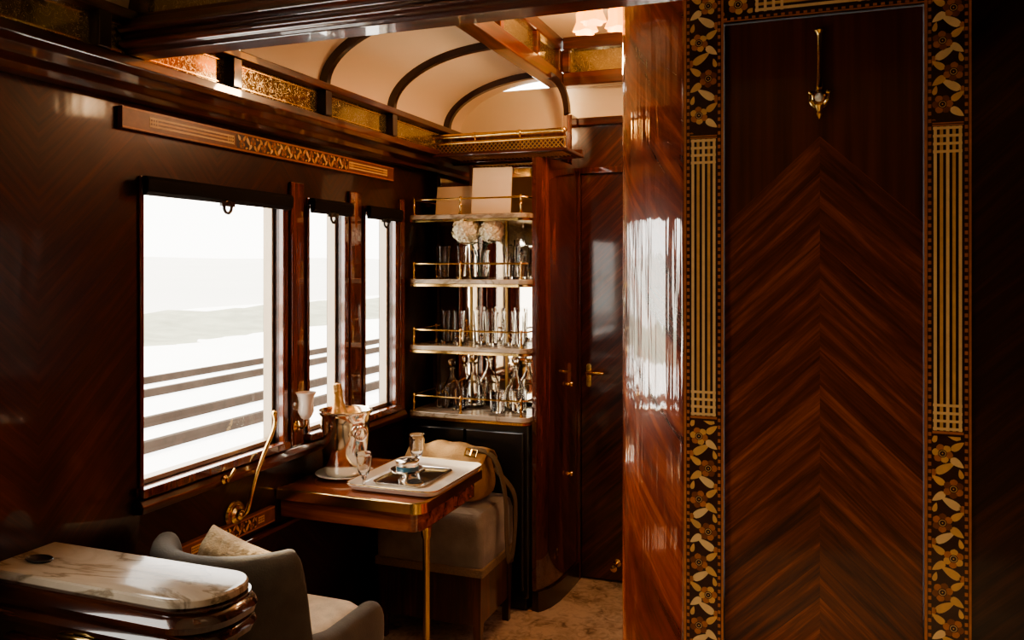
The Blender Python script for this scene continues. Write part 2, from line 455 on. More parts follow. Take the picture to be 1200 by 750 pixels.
rs = random.Random(3)
def vband(name, x0, x1):
    bm = NB(); box(bm, x0, x1, 2.094, 2.1, .0, 2.262, 0)
    mp = lambda p, q, h: (x0+q, 2.094-h, p)
    W = x1-x0; h = .0006
    mq_rect(bm, 0, 2.262, 0, .006, mp, h+.0002, 2); mq_rect(bm, 0, 2.262, W-.005, W, mp, h+.0002, 2)
    for q0 in (.0075, W-.0135): mq_dentils(bm, 0, 2.262, q0, q0+.0065, mp, h)
    qi0, qi1 = .0160, W-.0155
    for a, b, t in ((.0, .45, 'l'), (.46, 1.178, 'f'), (1.186, 1.878, 'l'), (1.888, 2.258, 'f')):
        for e in (a-.004, b+.001): mq_rect(bm, e, e+.003, qi0, qi1, mp, h+.0002, 2)
        if t == 'l': mq_lines(bm, a, b, qi0, qi1, mp, h)
        else: mq_flowers(bm, a+.004, b-.004, qi0-.001, qi1+.001, mp, h, rs)
    return mk(name, bm, MQM, smooth=False, label='floral and lattice marquetry door surround', **S)
vband('trim_1', -.3195, -.2227); vband('trim_2', .2255, .3206)
bm = NB(); box(bm, -.2225, .2253, 2.0945, 2.1, 2.164, 2.262, 0)
mp = lambda p, q, h: (-.2225+p, 2.0945-h, 2.164+q)
mq_dentils(bm, 0, .4478, .004, .010, mp, .0006); mq_rect(bm, 0, .4478, 0, .003, mp, .0008, 2)
mq_flowers(bm, 0, .07, .016, .09, mp, .0006, rs); mq_flowers(bm, .378, .447, .016, .09, mp, .0006, rs)
mq_lines(bm, .075, .373, .016, .085, mp, .0006)
mk('trim_3', bm, MQM, smooth=False, **S)
def hstrip(name, y0, y1, z0, z1, fl=(.3, .75)):
    bm = NB(); box(bm, XL, XL+.018, y0, y1, z0, z1, 4)
    mp = lambda p, q, h: (XL+.018+h, y0+p, z0+q)
    Lh = y1-y0; W = z1-z0; h = .0005
    mq_rect(bm, 0, Lh, .001, .006, mp, h+.0002, 2); mq_rect(bm, 0, Lh, W-.006, W-.001, mp, h+.0002, 2)
    mq_lines(bm, .10, Lh*fl[0], .015, W-.013, mp, h, n=3)
    mq_flowers(bm, Lh*fl[0]+.01, Lh*fl[1], .008, W-.008, mp, h, rs)
    mq_lines(bm, Lh*fl[1]+.01, Lh-.06, .015, W-.013, mp, h, n=3)
    mk(name, bm, MQM, smooth=False, **S)
hstrip('trim_4', 1.78, 3.35, 1.950, 2.012); hstrip('trim_5', 1.95, 2.47, .645, .70, (.3, .8))

bm = NB(); sweep(bm, [(-1.85, 2.03), (-1.80, 2.03), (-1.785, 2.045), (-1.745, 2.055), (-1.725, 2.075), (-1.68, 2.082), (-1.68, 2.108), (-1.85, 2.108)], 'y', -1.6, 3.8)
mk('trim_6', bm, M_MAHY, smooth=False, bevel=.003, **S)
bm = NB(); box(bm, -1.74, -1.67, -1.6, 3.8, 2.198, 2.226); mk('trim_7', bm, M_MAHY, smooth=False, bevel=.004, **S)
posts = [.07, .57, 1.07, 1.57, 2.07, 2.57, 3.07, 3.62]
bm = NB()
for y in posts: box(bm, -1.72, -1.67, y-.02, y+.02, 2.108, 2.198)
mk('trim_8', bm, M_DARKRIB, smooth=False, bevel=.003, **S)
pp = posts+[3.82]
wn = 5
for a, b in zip(pp[:-1], pp[1:]):
    bm = NB(); box(bm, -1.712, -1.704, a+.02, b-.02, 2.108, 2.198, 0)
    box(bm, -1.704, -1.7, a+.03, b-.03, 2.118, 2.121, 1); box(bm, -1.704, -1.7, a+.03, b-.03, 2.185, 2.188, 1)
    mk('window_%d' % wn, bm, [M_ETCH, M_BRASS], smooth=False, label='etched gilt clerestory glass pane', **S); wn += 1
ZB = 2.222; RX = .5; RZ = .24
def vpt(t, off=0): a = t*pi/2; return (-1.2-(RX-off)*math.cos(a), ZB+(RZ-off)*math.sin(a))
bm = NB(); prof = [vpt(i/20) for i in range(21)]
loft(bm, [[(x, y, z) for x, z in prof] for y in (-1.6, 3.8)], 0, False, False, closed=False)
mk('ceiling', bm, M_CREAM, **S)
bm = NB()
for y in (1.07, 2.07, 2.57, 3.07, 3.62):
    loops = []
    P = [(vpt(i/18), vpt(i/18, .028)) for i in range(19)]
    if y == 3.62:
        for i in range(1, 9):
            a = pi/2*i/8
            P.append(((-1.19+.12*math.sin(a), ZB+.04+(RZ-.04)*math.cos(a)), (-1.19+.095*math.sin(a), ZB+.03+(RZ-.065)*math.cos(a))))
    for o, i2 in P:
        loops.append([(o[0], y-.018, o[1]), (o[0], y+.018, o[1]), (i2[0], y+.012, i2[1]), (i2[0], y-.012, i2[1])])
    loft(bm, loops)
mk('trim_9', bm, M_DARKRIB, **S)
bm = NB(); box(bm, -1.92, 1.26, -1.66, 4.05, 2.72, 2.76); mk('ceiling_roof', bm, M_DARKRIB, smooth=False, **S)
bm = NB(); box(bm, -1.2, 1.2, -1.6, 1.69, 2.462, 2.48); mk('ceiling_near', bm, M_CREAM, smooth=False, **S)
bm = NB(); box(bm, -1.2, PX, 1.72, 3.86, 2.66, 2.68); mk('ceiling_recess', bm, M_CREAM, smooth=False, **S)
bm = NB(); box(bm, -1.23, -1.155, 1.72, 3.86, 2.425, 2.49); box(bm, -1.23, -1.16, 1.72, 3.86, 2.60, 2.66)
for y in (2.0, 2.5, 3.0, 3.45, 3.78): box(bm, -1.21, -1.16, y-.02, y+.02, 2.49, 2.60)
mk('trim_10', bm, M_MAHY, smooth=False, bevel=.005, **S)
for i, (a, b) in enumerate(((2.02, 2.48), (2.52, 2.98), (3.02, 3.43), (3.47, 3.76))):
    bm = NB(); box(bm, -1.192, -1.184, a, b, 2.49, 2.60); mk('window_%d' % wn, bm, M_ETCH, smooth=False, label='etched gilt ceiling glass pane', **S); wn += 1
bm = NB(); box(bm, -1.155, PX, 3.79, 3.86, 2.425, 2.49); box(bm, -1.155, PX, 3.79, 3.86, 2.60, 2.66)
for x in (-1.14, -.80, PX-.02): box(bm, x-.02, x+.02, 3.79, 3.84, 2.49, 2.60)
mk('trim_11', bm, M_MAHX, smooth=False, bevel=.005, **S)
for a, b in ((-1.12, -.82), (-.78, PX-.04)):
    bm = NB(); box(bm, a, b, 3.82, 3.828, 2.49, 2.60); mk('window_%d' % wn, bm, M_ETCH, smooth=False, label='etched gilt ceiling glass pane', **S); wn += 1
bm = NB(); prof = [(4.0-.16*(1-math.cos(pi/2*i/10)), 2.29+.17*math.sin(pi/2*i/10)) for i in range(11)]
loft(bm, [[(x, p, q) for p, q in prof] for x in (-1.2, PX)], 0, False, False, closed=False); mk('ceiling_cove', bm, M_CREAM, **S)
bm = NB(); box(bm, -1.13, PX, 3.96, 4.0, 2.262, 2.30); mk('trim_12', bm, M_MAHX, smooth=False, bevel=.006, **S)
bm = NB(); sweep(bm, [(1.665, 2.115), (1.735, 2.115), (1.745, 2.14), (1.735, 2.16), (1.745, 2.205), (1.655, 2.205), (1.652, 2.185), (1.635, 2.180), (1.632, 2.172), (1.64, 2.165), (1.655, 2.162), (1.655, 2.150), (1.640, 2.144), (1.637, 2.136), (1.645, 2.128), (1.658, 2.126)], 'x', -1.70, 1.2)
box(bm, -1.7, 1.2, 1.675, 1.725, 2.205, 2.222); box(bm, -1.7, 1.2, 1.66, 1.735, 2.30, 2.72)
for x in (-1.68, -1.29, -.86, -.4): box(bm, x-.022, x+.022, 1.67, 1.73, 2.222, 2.30)
mk('trim_13', bm, M_MAHX, smooth=False, bevel=.003, **S)
for a, b in ((-1.658, -1.312), (-1.268, -.882), (-.838, -.422), (-.378, 1.2)):
    bm = NB(); box(bm, a, b, 1.695, 1.703, 2.222, 2.30); mk('window_%d' % wn, bm, M_ETCH, smooth=False, label='etched gilt header glass pane', **S); wn += 1

bm = NB()
sweep(bm, [(-1.85, .84), (-1.82, .845), (-1.815, .865), (-1.83, .885), (-1.85, .885)], 'y', 1.84, 3.46)
sweep(bm, [(-1.85, .60), (-1.83, .605), (-1.83, .62), (-1.85, .625)], 'y', 1.60, 3.46)
mk('trim_15', bm, M_MAHY, smooth=False, bevel=.003, **S)
bm = NB(); box(bm, -1.85, -1.83, 1.60, 3.46, 0, .11); mk('baseboard_left', bm, M_DARKRIB, smooth=False, bevel=.004, **S)
M_STILE = wood('stile_mahogany', (.042, .008, .003), (.155, .034, .011), (.37, .10, .032), scale=(26, 26, 1.6), rough=.22, cior=2.0)
bm = NB()
for a, b in ((2.575, 2.655), (2.985, 3.075), (3.42, 3.47)):
    box(bm, -1.85, -1.835, a, b, .885, 1.875)
mk('trim_16', bm, M_STILE, smooth=False, bevel=.005, **S)

for i, (a, b) in enumerate(WINS):
    bm = NB(); x0, x1 = XL, XL+.022; w = .024
    for s0, s1 in ((a-w*.5, a+.004), (b-.004, b+w)): box(bm, x0, x1 if s0 > a else XL+.008, s0, s1, WZ0-w, WZ1+w, 0)
    box(bm, x0, x1, a, b, WZ1-.004, WZ1+w, 0); box(bm, x0, x1+.012, a-w, b+w, WZ0-w, WZ0+.003, 0)
    t = .014
    for s0, s1 in ((a, a+t), (b-t, b)): box(bm, x0-.06, x0-.02, s0, s1, WZ0, WZ1, 1)
    box(bm, x0-.06, x0-.02, a, b, WZ0, WZ0+.016, 1); box(bm, x0-.06, x0-.02, a, b, WZ1-t, WZ1, 1)
    f = mk('window_%d' % (i+1), bm, [M_STILE, M_ALU], smooth=False, bevel=.003, **S)
    bm = NB(); box(bm, XL-.045, XL-.042, a+.01, b-.01, WZ0+.01, WZ1-.01); mk('pane', bm, M_PANE, parent=f, smooth=False)
    if i < 3:
        t = thing('window_blind', 'rolled dark fabric window blind with leather pull tab', 'blind', (XL+.025, (a+b)/2, 1.765), group='window blinds')
        hw = (b-a)/2+.022
        bm = NB(); sweep(bm, [(0, 0), (.012, 0), (.022, .012), (.024, .045), (.016, .056), (0, .056)], 'y', -hw, hw)
        mk('roller_cover', bm, M_BLIND, parent=t, smooth=False, bevel=.002)
        bm = NB(); tube(bm, [(.014, .018*math.sin(2*pi*k/16), -.012+.020*math.cos(2*pi*k/16)) for k in range(16)], .0055, 8, closed=True)
        box(bm, .008, .018, -.032, .032, -.010, .006)
        mk('pull_tab', bm, M_BLACK, parent=t)

bm = NB(); box(bm, -1.115, PX-.01, 3.975, 3.998, .01, 2.02); d1 = mk('door_1', bm, M_DOORB, smooth=False, bevel=.003, label='chevron veneered mahogany door with brass lever', **S)
bm = NB(); prism(bm, rrect(-1.088, -1.062, 1.0, 1.115, .012), 0, .006)
for v in bm.verts: v.co = V(v.co.x, 3.975-v.co.z, v.co.y-.04)
tube(bm, [(-1.075, 3.97, 1.034), (-1.075, 3.93, 1.034), (-1.06, 3.922, 1.034), (-1.02, 3.92, 1.036), (-.99, 3.922, 1.033)], [.008, .008, .009, .008, .006], 12)
mk('door_handle', bm, M_BRASS, parent=d1, label='polished brass lever handle')
bm = NB(); box(bm, -1.13, -1.115, 3.95, 4.0, 0, 2.035); box(bm, -1.13, PX, 3.95, 4.0, 2.02, 2.05); mk('trim_17', bm, M_MAH, smooth=False, bevel=.003, **S)
t = thing('door_stop', 'small brass door stop by the cabin door', 'door stop', (-.93, 3.975, .10))
bm = NB(); lathe(bm, [(.0, 0), (.02, 0), (.02, -.006), (.008, -.012), (.008, -.06), (.016, -.066), (.017, -.085), (.0, -.09)], axis='y', seg=20); mk('stop_body', bm, M_BRASS, parent=t)
for z in (.994, .564):
    t = thing('cupboard_knob', 'small round brass knob on mahogany panel', 'knob', (-1.1335, 3.80, z), group='panel knobs')
    bm = NB(); lathe(bm, [(0, 0), (.010, 0), (.006, .006), (.006, .012), (.013, .018), (.011, .026), (0, .028)], axis='x', seg=16); mk('knob', bm, M_BRASS, parent=t)

# ------------------------------------------------------------ corner shelf unit
t = thing('cabinet', 'black lacquer base cabinet with pale marble top', 'cabinet', (-1.53, 3.63, 0))
bm = NB(); box(bm, -.30, .305, -.14, .165, .06, .845); box(bm, -.29, .29, -.12, .16, 0, .06); mk('body', bm, M_BLACK, parent=t, smooth=False, bevel=.006)
bm = NB(); box(bm, -.285, -.005, -.156, -.14, .10, .81); d = mk('door', bm, M_BLACK, parent=t, smooth=False, bevel=.005)
bm2 = NB(); ball(bm2, (-.03, -.165, .6), .010); mk('knob', bm2, M_BRASS, parent=d)
bm = NB(); box(bm, .005, .285, -.156, -.14, .10, .81); d = mk('door', bm, M_BLACK, parent=t, smooth=False, bevel=.005)
bm2 = NB(); ball(bm2, (.03, -.165, .6), .010); mk('knob', bm2, M_BRASS, parent=d)

t = thing('display_shelf', 'open corner shelving with marble shelves and brass gallery rails', 'shelf', (-1.53, 3.63, .845))
bm = NB(); box(bm, -.27, .30, .152, .158, .05, 1.22); mk('mirror_back', bm, M_MIRROR, parent=t, smooth=False)
bm = NB()
for x in (-.28, -.10, .09, .30): box(bm, x-.006, x+.006, .146, .156, .04, 1.22)
mk('mirror_bars', bm, M_BRASSD, parent=t, smooth=False)
SH = [.88, 1.19, 1.50, 1.80]
for z in SH:
    zz = z-.845
    bm = NB(); prism(bm, rrect(-.285, .315, -.175, .15, (.05, .005, .005, .03)), zz-.022, zz); mk('shelf', bm, M_MARBLE, parent=t, bevel=.003)
    bm = NB(); prism(bm, rrect(-.287, .317, -.177, .15, (.05, .005, .005, .03)), zz-.034, zz-.023)
    path = [(-.27, .14), (-.27, -.13), (-.255, -.16), (.26, -.16), (.297, -.13), (.302, .14)]
    tube(bm, [(x, y, zz+.072) for x, y in path], .0042, 8)
    for x, y in ((-.262, -.155), (-.02, -.16), (.275, -.155), (.302, .10), (-.27, .10)):
        lathe(bm, [(.009, 0), (.009, .006), (.005, .01), (.005, .035), (.008, .04), (.005, .045), (.005, .068), (.008, .072), (.005, .08), (0, .084)], (x, y, zz), 10)
    mk('gallery_rail', bm, M_BRASS, parent=t)

t = thing('luggage_rack', 'brass luggage rack with lattice base above shelves', 'rack', (-1.38, 3.5, 2.075))
bm = NB(); box(bm, -.33, .33, .0, .03, 0, .016); box(bm, -.33, .33, .27, .299, 0, .04); box(bm, -.33, -.30, .03, .27, 0, .016); box(bm, .30, .33, .03, .27, 0, .016)
mk('frame', bm, M_MAHX, parent=t, smooth=False, bevel=.004)
bm = NB()
for i in range(30):
    x = -.29+i*.02; tube(bm, [(x, .03, .012), (x, .27, .012)], .003, 6)
for j in range(11):
    y = .04+j*.022; tube(bm, [(-.30, y, .016), (.30, y, .016)], .003, 6)
for i in range(31):
    x = -.32+i*.02
    tube(bm, [(x, .008, .016), (x+.04, .004, .058)], .0022, 5); tube(bm, [(x+.04, .008, .016), (x, .004, .058)], .0022, 5)
mk('lattice', bm, M_BRASSD, parent=t)
bm = NB(); tube(bm, [(-.33, -.005, .090), (.33, -.005, .090)], .011, 14); tube(bm, [(-.33, .004, .060), (.33, .004, .060)], .006, 10)
for x in (-.32, -.11, .11, .32):
    tube(bm, [(x, .010, .016), (x, .008, .065), (x, -.005, .090)], .005, 8); ball(bm, (x, -.005, .090), .014)
mk('rail', bm, M_BRASS, parent=t)

def booklet(label, x, w, h, lean, mat, y=3.62, rz=0):
    t = thing('booklet', label, 'booklet', (x, y, 1.80), rot=(-lean, 0, rz), group='booklets on the top shelf')
    bm = NB(); box(bm, -w/2, w/2, 0, .004, 0, h); mk('front_cover', bm, mat, parent=t, smooth=False, bevel=.001)
    bm = NB(); box(bm, -w/2+.004, w/2-.004, .004, .012, .003, h-.004); mk('pages', bm, M_PORC, parent=t, smooth=False)
    bm = NB(); box(bm, -w/2, w/2, .012, .015, 0, h); mk('back_cover', bm, mat, parent=t, smooth=False, bevel=.001)
booklet('low cream card folder leaning on the top shelf', -1.635, .195, .145, .18, M_PAPER, 3.58)
booklet('tall pale cream menu card leaning on the top shelf', -1.43, .19, .225, .14, M_PAPER2, 3.54, .08)

def lathe_obj(name, prof, parent, mat=M_GLASS, seg=28):
    bm = NB(); lathe(bm, prof, seg=seg, cap0=True); return mk(name, bm, mat, parent=parent, angle=60)
TUMB = [(0.0, 0), (.030, 0), (.034, .004), (.038, .10), (.0385, .102), (.037, .102), (.032, .012), (0, .010)]
TALL = [(0, 0), (.026, 0), (.028, .004), (.034, .155), (.0345, .157), (.033, .157), (.0255, .012), (0, .010)]
GOB = [(0, 0), (.030, 0), (.030, .003), (.010, .008), (.006, .016), (.006, .032), (.010, .038), (.009, .044), (.018, .052), (.024, .07), (.028, .115), (.031, .128), (.030, .129), (.026, .115), (.022, .073), (.016, .056), (0, .052)]
DEC = [(0, 0), (.050, 0), (.056, .01), (.056, .05), (.048, .10), (.024, .145), (.014, .165), (.013, .20), (.022, .212), (.021, .214), (.011, .20), (.011, .168), (.022, .142), (.045, .10), (.052, .05), (.05, .012), (0, .008)]
def tumbler(loc, prof=TUMB, name='tumbler', label='clear crystal tumbler', group='tumblers on the shelf'):
    t = thing(name, label, 'glass', loc, group=group); lathe_obj('bowl', prof, t); return t
p = tumbler((-1.70, 3.60, .88), label='clear crystal tumbler on the marble shelf')
for x, y in ((-1.60, 3.57), (-1.40, 3.56), (-1.31, 3.60)): dup(p, (x, y, .88), random.random())
t4 = tumbler((-1.69, 3.62, 1.19), TALL, 'highball_glass', 'tall crystal highball glass on the marble shelf', 'highball glasses on shelves')
for x, y in ((-1.61, 3.58), (-1.53, 3.66), (-1.44, 3.58), (-1.37, 3.63), (-1.30, 3.57)): dup(t4, (x, y, 1.19))
for x, y in ((-1.70, 3.60), (-1.63, 3.66), (-1.38, 3.66), (-1.31, 3.64)): dup(t4, (x, y, 1.50))
def decanter(loc, s=1):
    t = thing('decanter', 'cut crystal decanter with ball stopper', 'decanter', loc, group='decanters on the lowest shelf')
    lathe_obj('body', DEC, t)
    bm = NB(); lathe(bm, [(0, .195), (.0105, .195), (.0105, .212), (.006, .217), (.019, .232), (.022, .245), (.015, .26), (0, .265)], seg=12); mk('stopper', bm, M_GLASS, parent=t)
    t.scale = (s, s, s); return t
dc = decanter((-1.575, 3.68, .88)); dup(dc, (-1.70, 3.70, .88), scale=(.85, .85, .85)); dup(dc, (-1.36, 3.69, .88), scale=(.95, .95, .95))
t = thing('flower_vase', 'round clear glass vase holding flowers', 'vase', (-1.485, 3.55, 1.50))
lathe_obj('vessel', [(0, 0), (.036, 0), (.042, .01), (.046, .06), (.040, .11), (.046, .135), (.044, .135), (.037, .11), (.043, .06), (.039, .012), (0, .01)], t)
blooms = [((-1.532, 3.500, 1.728), .068), ((-1.408, 3.505, 1.722), .056), ((-1.470, 3.59, 1.745), .048)]
for k, (c, r) in enumerate(blooms):
    t = thing('hydrangea', ('large white hydrangea bloom with green stem in glass vase', 'cream yellow hydrangea bloom in glass vase', 'small cream hydrangea bloom in glass vase')[k], 'flower', (-1.485, 3.55, 1.515), group='hydrangeas in the vase')
    o = V(*c)-V(-1.485, 3.55, 1.515)
    bm = NB(); rr = random.Random(k)
    ball(bm, o, r*.82, 18, 0)
    NP = 170
    for q in range(NP):
        zz = 1-2*(q+.5)/NP; ph0 = q*2.39996
        d = V(math.sqrt(1-zz*zz)*math.cos(ph0), math.sqrt(1-zz*zz)*math.sin(ph0), zz)
        lump = 1+.10*noise.noise(d*2.5+V(k, 0, 0))
        c0 = o+d*r*rr.uniform(.86, 1.0)*lump
        d = (d+V(rr.gauss(0, .15), rr.gauss(0, .15), rr.gauss(0, .15))).normalized()
        a = d.orthogonal().normalized(); b = d.cross(a); ph = rr.uniform(0, pi)
        for m4 in range(4):
            u = a*math.cos(ph+m4*pi/2)+b*math.sin(ph+m4*pi/2); v = d.cross(u); s = .0105
            face(bm, [bm.verts.new(c0-d*.002), bm.verts.new(c0+u*s*.45+v*s*.55+d*.001), bm.verts.new(c0+u*s*1.05+v*s*.25+d*.0025), bm.verts.new(c0+u*s*1.05-v*s*.25+d*.0025), bm.verts.new(c0+u*s*.45-v*s*.55+d*.001)])
    mk('bloom', bm, [M_PETAL, M_LEAF], parent=t, smooth=False)
    bm = NB(); tube(bm, [(o.x*.05, o.y*.05, 0), (o.x*.25, o.y*.25, .09), (o.x*.6, o.y*.6, .15), tuple(o*.95)], .0035, 8)
    for s in (-1, 1):
        pA = V(o.x*.6, o.y*.6, .14); dr = V(s*.05, -.025, .006)
        loft(bm, [[tuple(pA+dr*q+V(0, w, w*.5)), tuple(pA+dr*q-V(0, w, -w*.5)+V(0, 0, .001))] for q, w in ((0, .002), (.4, .018), (.8, .020), (1.1, .015), (1.45, .002))], 0, False, False, closed=False)
    mk('stem', bm, M_LEAF, parent=t)

# ------------------------------------------------------------ table
t = thing('side_table', 'mahogany wall table with brass edge and brass pole leg', 'table', (-1.55, 2.78, 0))
TX0, TX1, TY0, TY1 = -.295, .29, -.28, .28
rd = (.05, .05, .004, .004)
bm = NB(); prism(bm, rrect(TX0, TX1, TY0, TY1, rd, 8), .722, .75); mk('tabletop', bm, M_TABLE, parent=t, bevel=.002)
bm = NB(); o1 = rrect(TX0-.0, TX1+.004, TY0-.004, TY1+.004, rd, 8); i1 = rrect(TX0, TX1-.003, TY0+.003, TY1-.003, rd, 8)
loft(bm, [[(x, y, .716) for x, y in i1], [(x, y, .716) for x, y in o1], [(x, y, .7505) for x, y in o1], [(x, y, .752) for x, y in rrect(TX0, TX1+.001, TY0-.001, TY1+.001, rd, 8)], [(x, y, .752) for x, y in rrect(TX0, TX1-.010, TY0+.010, TY1-.010, rd, 8)]], 0, False, False)
mk('brass_edging', bm, M_BRASS, parent=t)
bm = NB(); prism(bm, rrect(TX0, TX1-.02, TY0+.02, TY1-.02, rd, 8), .645, .72); mk('apron', bm, M_TABLE, parent=t, bevel=.004)
bm = NB(); lathe(bm, [(0, 0), (.028, 0), (.028, .008), (.014, .02), (.0125, .04), (.0125, .60), (.018, .615), (.020, .645), (0, .645)], (.255, -.175, 0), 20); mk('leg', bm, M_BRASS, parent=t)
ZT = .752
t = thing('underplate', 'round white plate under the champagne bucket', 'plate', (-1.715, 2.75, ZT))
lathe_obj('plate_body', [(0, 0), (.07, 0), (.08, .006), (.112, .012), (.114, .015), (.108, .015), (.078, .010), (0, .008)], t, M_PORC, 40)
t = thing('champagne_bucket', 'polished silver champagne bucket with ring handles', 'bucket', (-1.715, 2.75, ZT+.008))
lathe_obj('bucket_body', [(0, 0), (.066, 0), (.074, .004), (.076, .012), (.082, .02), (.094, .20), (.096, .228), (.103, .236), (.105, .244), (.100, .248), (.096, .244), (.090, .225), (.088, .20), (.074, .02), (0, .015)], t, M_SILVER, 48)
for s in (-1, 1):
    bm = NB()
    ca = math.radians(25); dx, dy = math.cos(ca)*s, -math.sin(ca)*s
    ball(bm, (dx*.097, dy*.097, .19), .012)
    tube(bm, [(dx*.107+(-dy)*.026*math.cos(2*pi*k/18), dy*.107+dx*.026*math.cos(2*pi*k/18), .168+.026*math.sin(2*pi*k/18)) for k in range(18)], .004, 8, closed=True)
    mk('ring_handle', bm, M_SILVER, parent=t)
t = thing('champagne_bottle', 'champagne bottle with gold foil neck chilling in bucket', 'bottle', (-1.725, 2.76, ZT+.024), rot=(0, -.10, 0))
bm = NB(); lathe(bm, [(0, 0), (.040, 0), (.042, .01), (.042, .15), (.038, .185), (.020, .225), (.016, .24), (0, .24)], seg=28); mk('bottle_body', bm, M_BOTTLE, parent=t)
bm = NB(); lathe(bm, [(.0425, .155), (.0425, .17), (.040, .19), (.025, .235), (.0195, .26), (.0175, .29), (.0195, .293), (.0195, .302), (.0175, .306), (.019, .312), (.015, .328), (0, .332)], seg=28); mk('foil', bm, M_FOIL, parent=t)
g = thing('goblet', 'small cut crystal footed goblet on wall table', 'glass', (-1.555, 2.62, ZT), group='goblets on the table'); lathe_obj('bowl', GOB, g)
t = thing('serving_tray', 'white porcelain serving tray with gold rim', 'tray', (-1.43, 2.80, ZT))
def rl(ins, z, x=.185, y=.235, r=.05): return [(a, b, z) for a, b in rrect(-x+ins, x-ins, -y+ins, y-ins, max(r-ins*.6, .008), 8)]
bm = NB(); loft(bm, [rl(.03, 0), rl(.012, .004), rl(0, .020), rl(.002, .024), rl(.008, .022), rl(.026, .010), rl(.034, .008)]); mk('tray_body', bm, M_PORC, parent=t)
bm = NB(); tube(bm, [p3 for p3 in rl(.001, .0235)], .0022, 6, closed=True); mk('gold_rim', bm, M_BRASS, parent=t)
t = thing('silver_platter', 'small polished silver platter inside the serving tray', 'platter', (-1.44, 2.79, ZT+.008))
bm = NB(); loft(bm, [rl(.0, 0, .10, .135, .03), rl(-.008, .008, .10, .135, .03), rl(-.006, .0095, .10, .135, .03), rl(.004, .004, .10, .135, .03)]); mk('platter_body', bm, M_SILVER, parent=t)
t = thing('caviar_server', 'silver caviar dish with tin with blue band', 'dish', (-1.44, 2.74, ZT+.012))
lathe_obj('dish', [(0, 0), (.034, 0), (.03, .006), (.014, .012), (.014, .018), (.03, .024), (.060, .034), (.064, .042), (.060, .042), (.028, .030), (0, .030)], t, M_SILVER, 36)
bm = NB(); lathe(bm, [(0, .030), (.040, .030), (.041, .034), (.041, .058), (0, .058)], seg=36, mat=0); lathe(bm, [(.0415, .037), (.0418, .038), (.0418, .052), (.0415, .053)], seg=36, mat=1); mk('tin', bm, [M_SILVER, M_BLUE], parent=t)
bm = NB(); lathe(bm, [(0, .058), (.043, .058), (.044, .061), (.044, .070), (.040, .073), (.018, .074), (0, .079)], seg=36); mk('lid', bm, M_SILVER, parent=t, label='bright silver lid')
t = thing('caviar_blini', 'dark caviar canape on silver platter', 'food', (-1.385, 2.69, ZT+.012))
bm = NB(); ball(bm, (0, 0, .009), .028, 18, sc=(1, 1, .36)); mk('caviar', bm, M_CAV, parent=t)
bm = NB(); ball(bm, (0, 0, .004), .034, 18, sc=(1, 1, .12)); mk('pancake', bm, M_CANVAS, parent=t)
t2 = dup(t, (-1.49, 2.84, ZT+.012)); t['group'] = 'canapes'; t2['group'] = 'canapes'
dup(g, (-1.47, 2.875, ZT+.012), label='small cut crystal footed goblet on silver platter', scale=(1.1, 1.1, 1.1))

# ------------------------------------------------------------ stool, bag
t = thing('ottoman', 'grey velvet box ottoman on mahogany base', 'stool', (-1.51, 3.235, 0))
def rb(x, y, z, r): return [(a, b, z) for a, b in rrect(-x, x, -y, y, r, 5)]
M_VEL2 = simple('pale_grey_velvet', (.28, .25, .19), .7, sheen=.5, var=.7, vscale=10, bump=.2, bscale=160)
bm = NB(); loft(bm, [rb(.235, .18, .33, .02), rb(.240, .185, .34, .02), rb(.243, .188, .40, .025), rb(.243, .188, .50, .03), rb(.236, .182, .535, .035), rb(.22, .165, .552, .03), rb(.12, .09, .558, .03)]); mk('upholstery', bm, M_VEL2, parent=t)
bm = NB(); loft(bm, [rb(.240, .185, .305, .01), rb(.247, .192, .308, .01), rb(.247, .192, .338, .01), rb(.240, .185, .342, .01)]); mk('braid', bm, M_BRAID, parent=t)
bm = NB(); box(bm, -.225, .225, -.17, .17, .10, .305); mk('base', bm, M_MAH, parent=t, smooth=False, bevel=.004)
for sx in (-1, 1):
    for sy in (-1, 1):
        bm = NB(); cx, cy = sx*.215, sy*.16
        loft(bm, [[(cx+a*.014, cy+b*.014, 0) for a, b in ((-1, -1), (1, -1), (1, 1), (-1, 1))], [(cx+a*.021, cy+b*.021, .305) for a, b in ((-1, -1), (1, -1), (1, 1), (-1, 1))]]); mk('leg', bm, M_MAH, parent=t, smooth=False)
t = thing('shoulder_bag', 'tan canvas shoulder bag with brass buckle on ottoman', 'bag', (-1.50, 3.27, .558))
bm = NB()
def bagloop(z, sx, sy, seedz):
    lp = []
    for i in range(48):
        a = 2*pi*i/48; c, s = math.cos(a), math.sin(a)
        x = sx*math.copysign(abs(c)**.45, c); y = sy*math.copysign(abs(s)**.6, s)
        nz = noise.noise(V(x*12, y*12, z*10+seedz))*.022
        lp.append((x*(1+nz*2), y+nz, z+noise.noise(V(x*9, 3, z*4))*.016*(z > .05)))
    return lp
loft(bm, [bagloop(0, .15, .085, 0), bagloop(.02, .175, .11, 0), bagloop(.08, .185, .12, 0), bagloop(.15, .178, .10, 0), bagloop(.20, .155, .07, 0), bagloop(.215, .12, .035, 0)]); mk('bag_body', bm, M_CANVAS, parent=t, sub=1)
bm = NB(); loops = []
for y, z in ((.09, .14), (.085, .19), (.05, .222), (0, .236), (-.05, .224), (-.095, .195), (-.122, .15), (-.130, .10), (-.131, .06)):
    loops.append([(x*(1-.06*abs(z-.24)), y+noise.noise(V(x*13, y*8, 1))*.016, z-.25*abs(x)**1.5*(1 if x > 0 else .5)+noise.noise(V(x*11, y*9, 5))*.022) for x in [(-.18+.018*i) for i in range(21)]])
loft(bm, loops, 0, False, False, closed=False); o = mk('flap', bm, M_CANVAS, parent=t); so = o.modifiers.new('s', 'SOLIDIFY'); so.thickness = .006
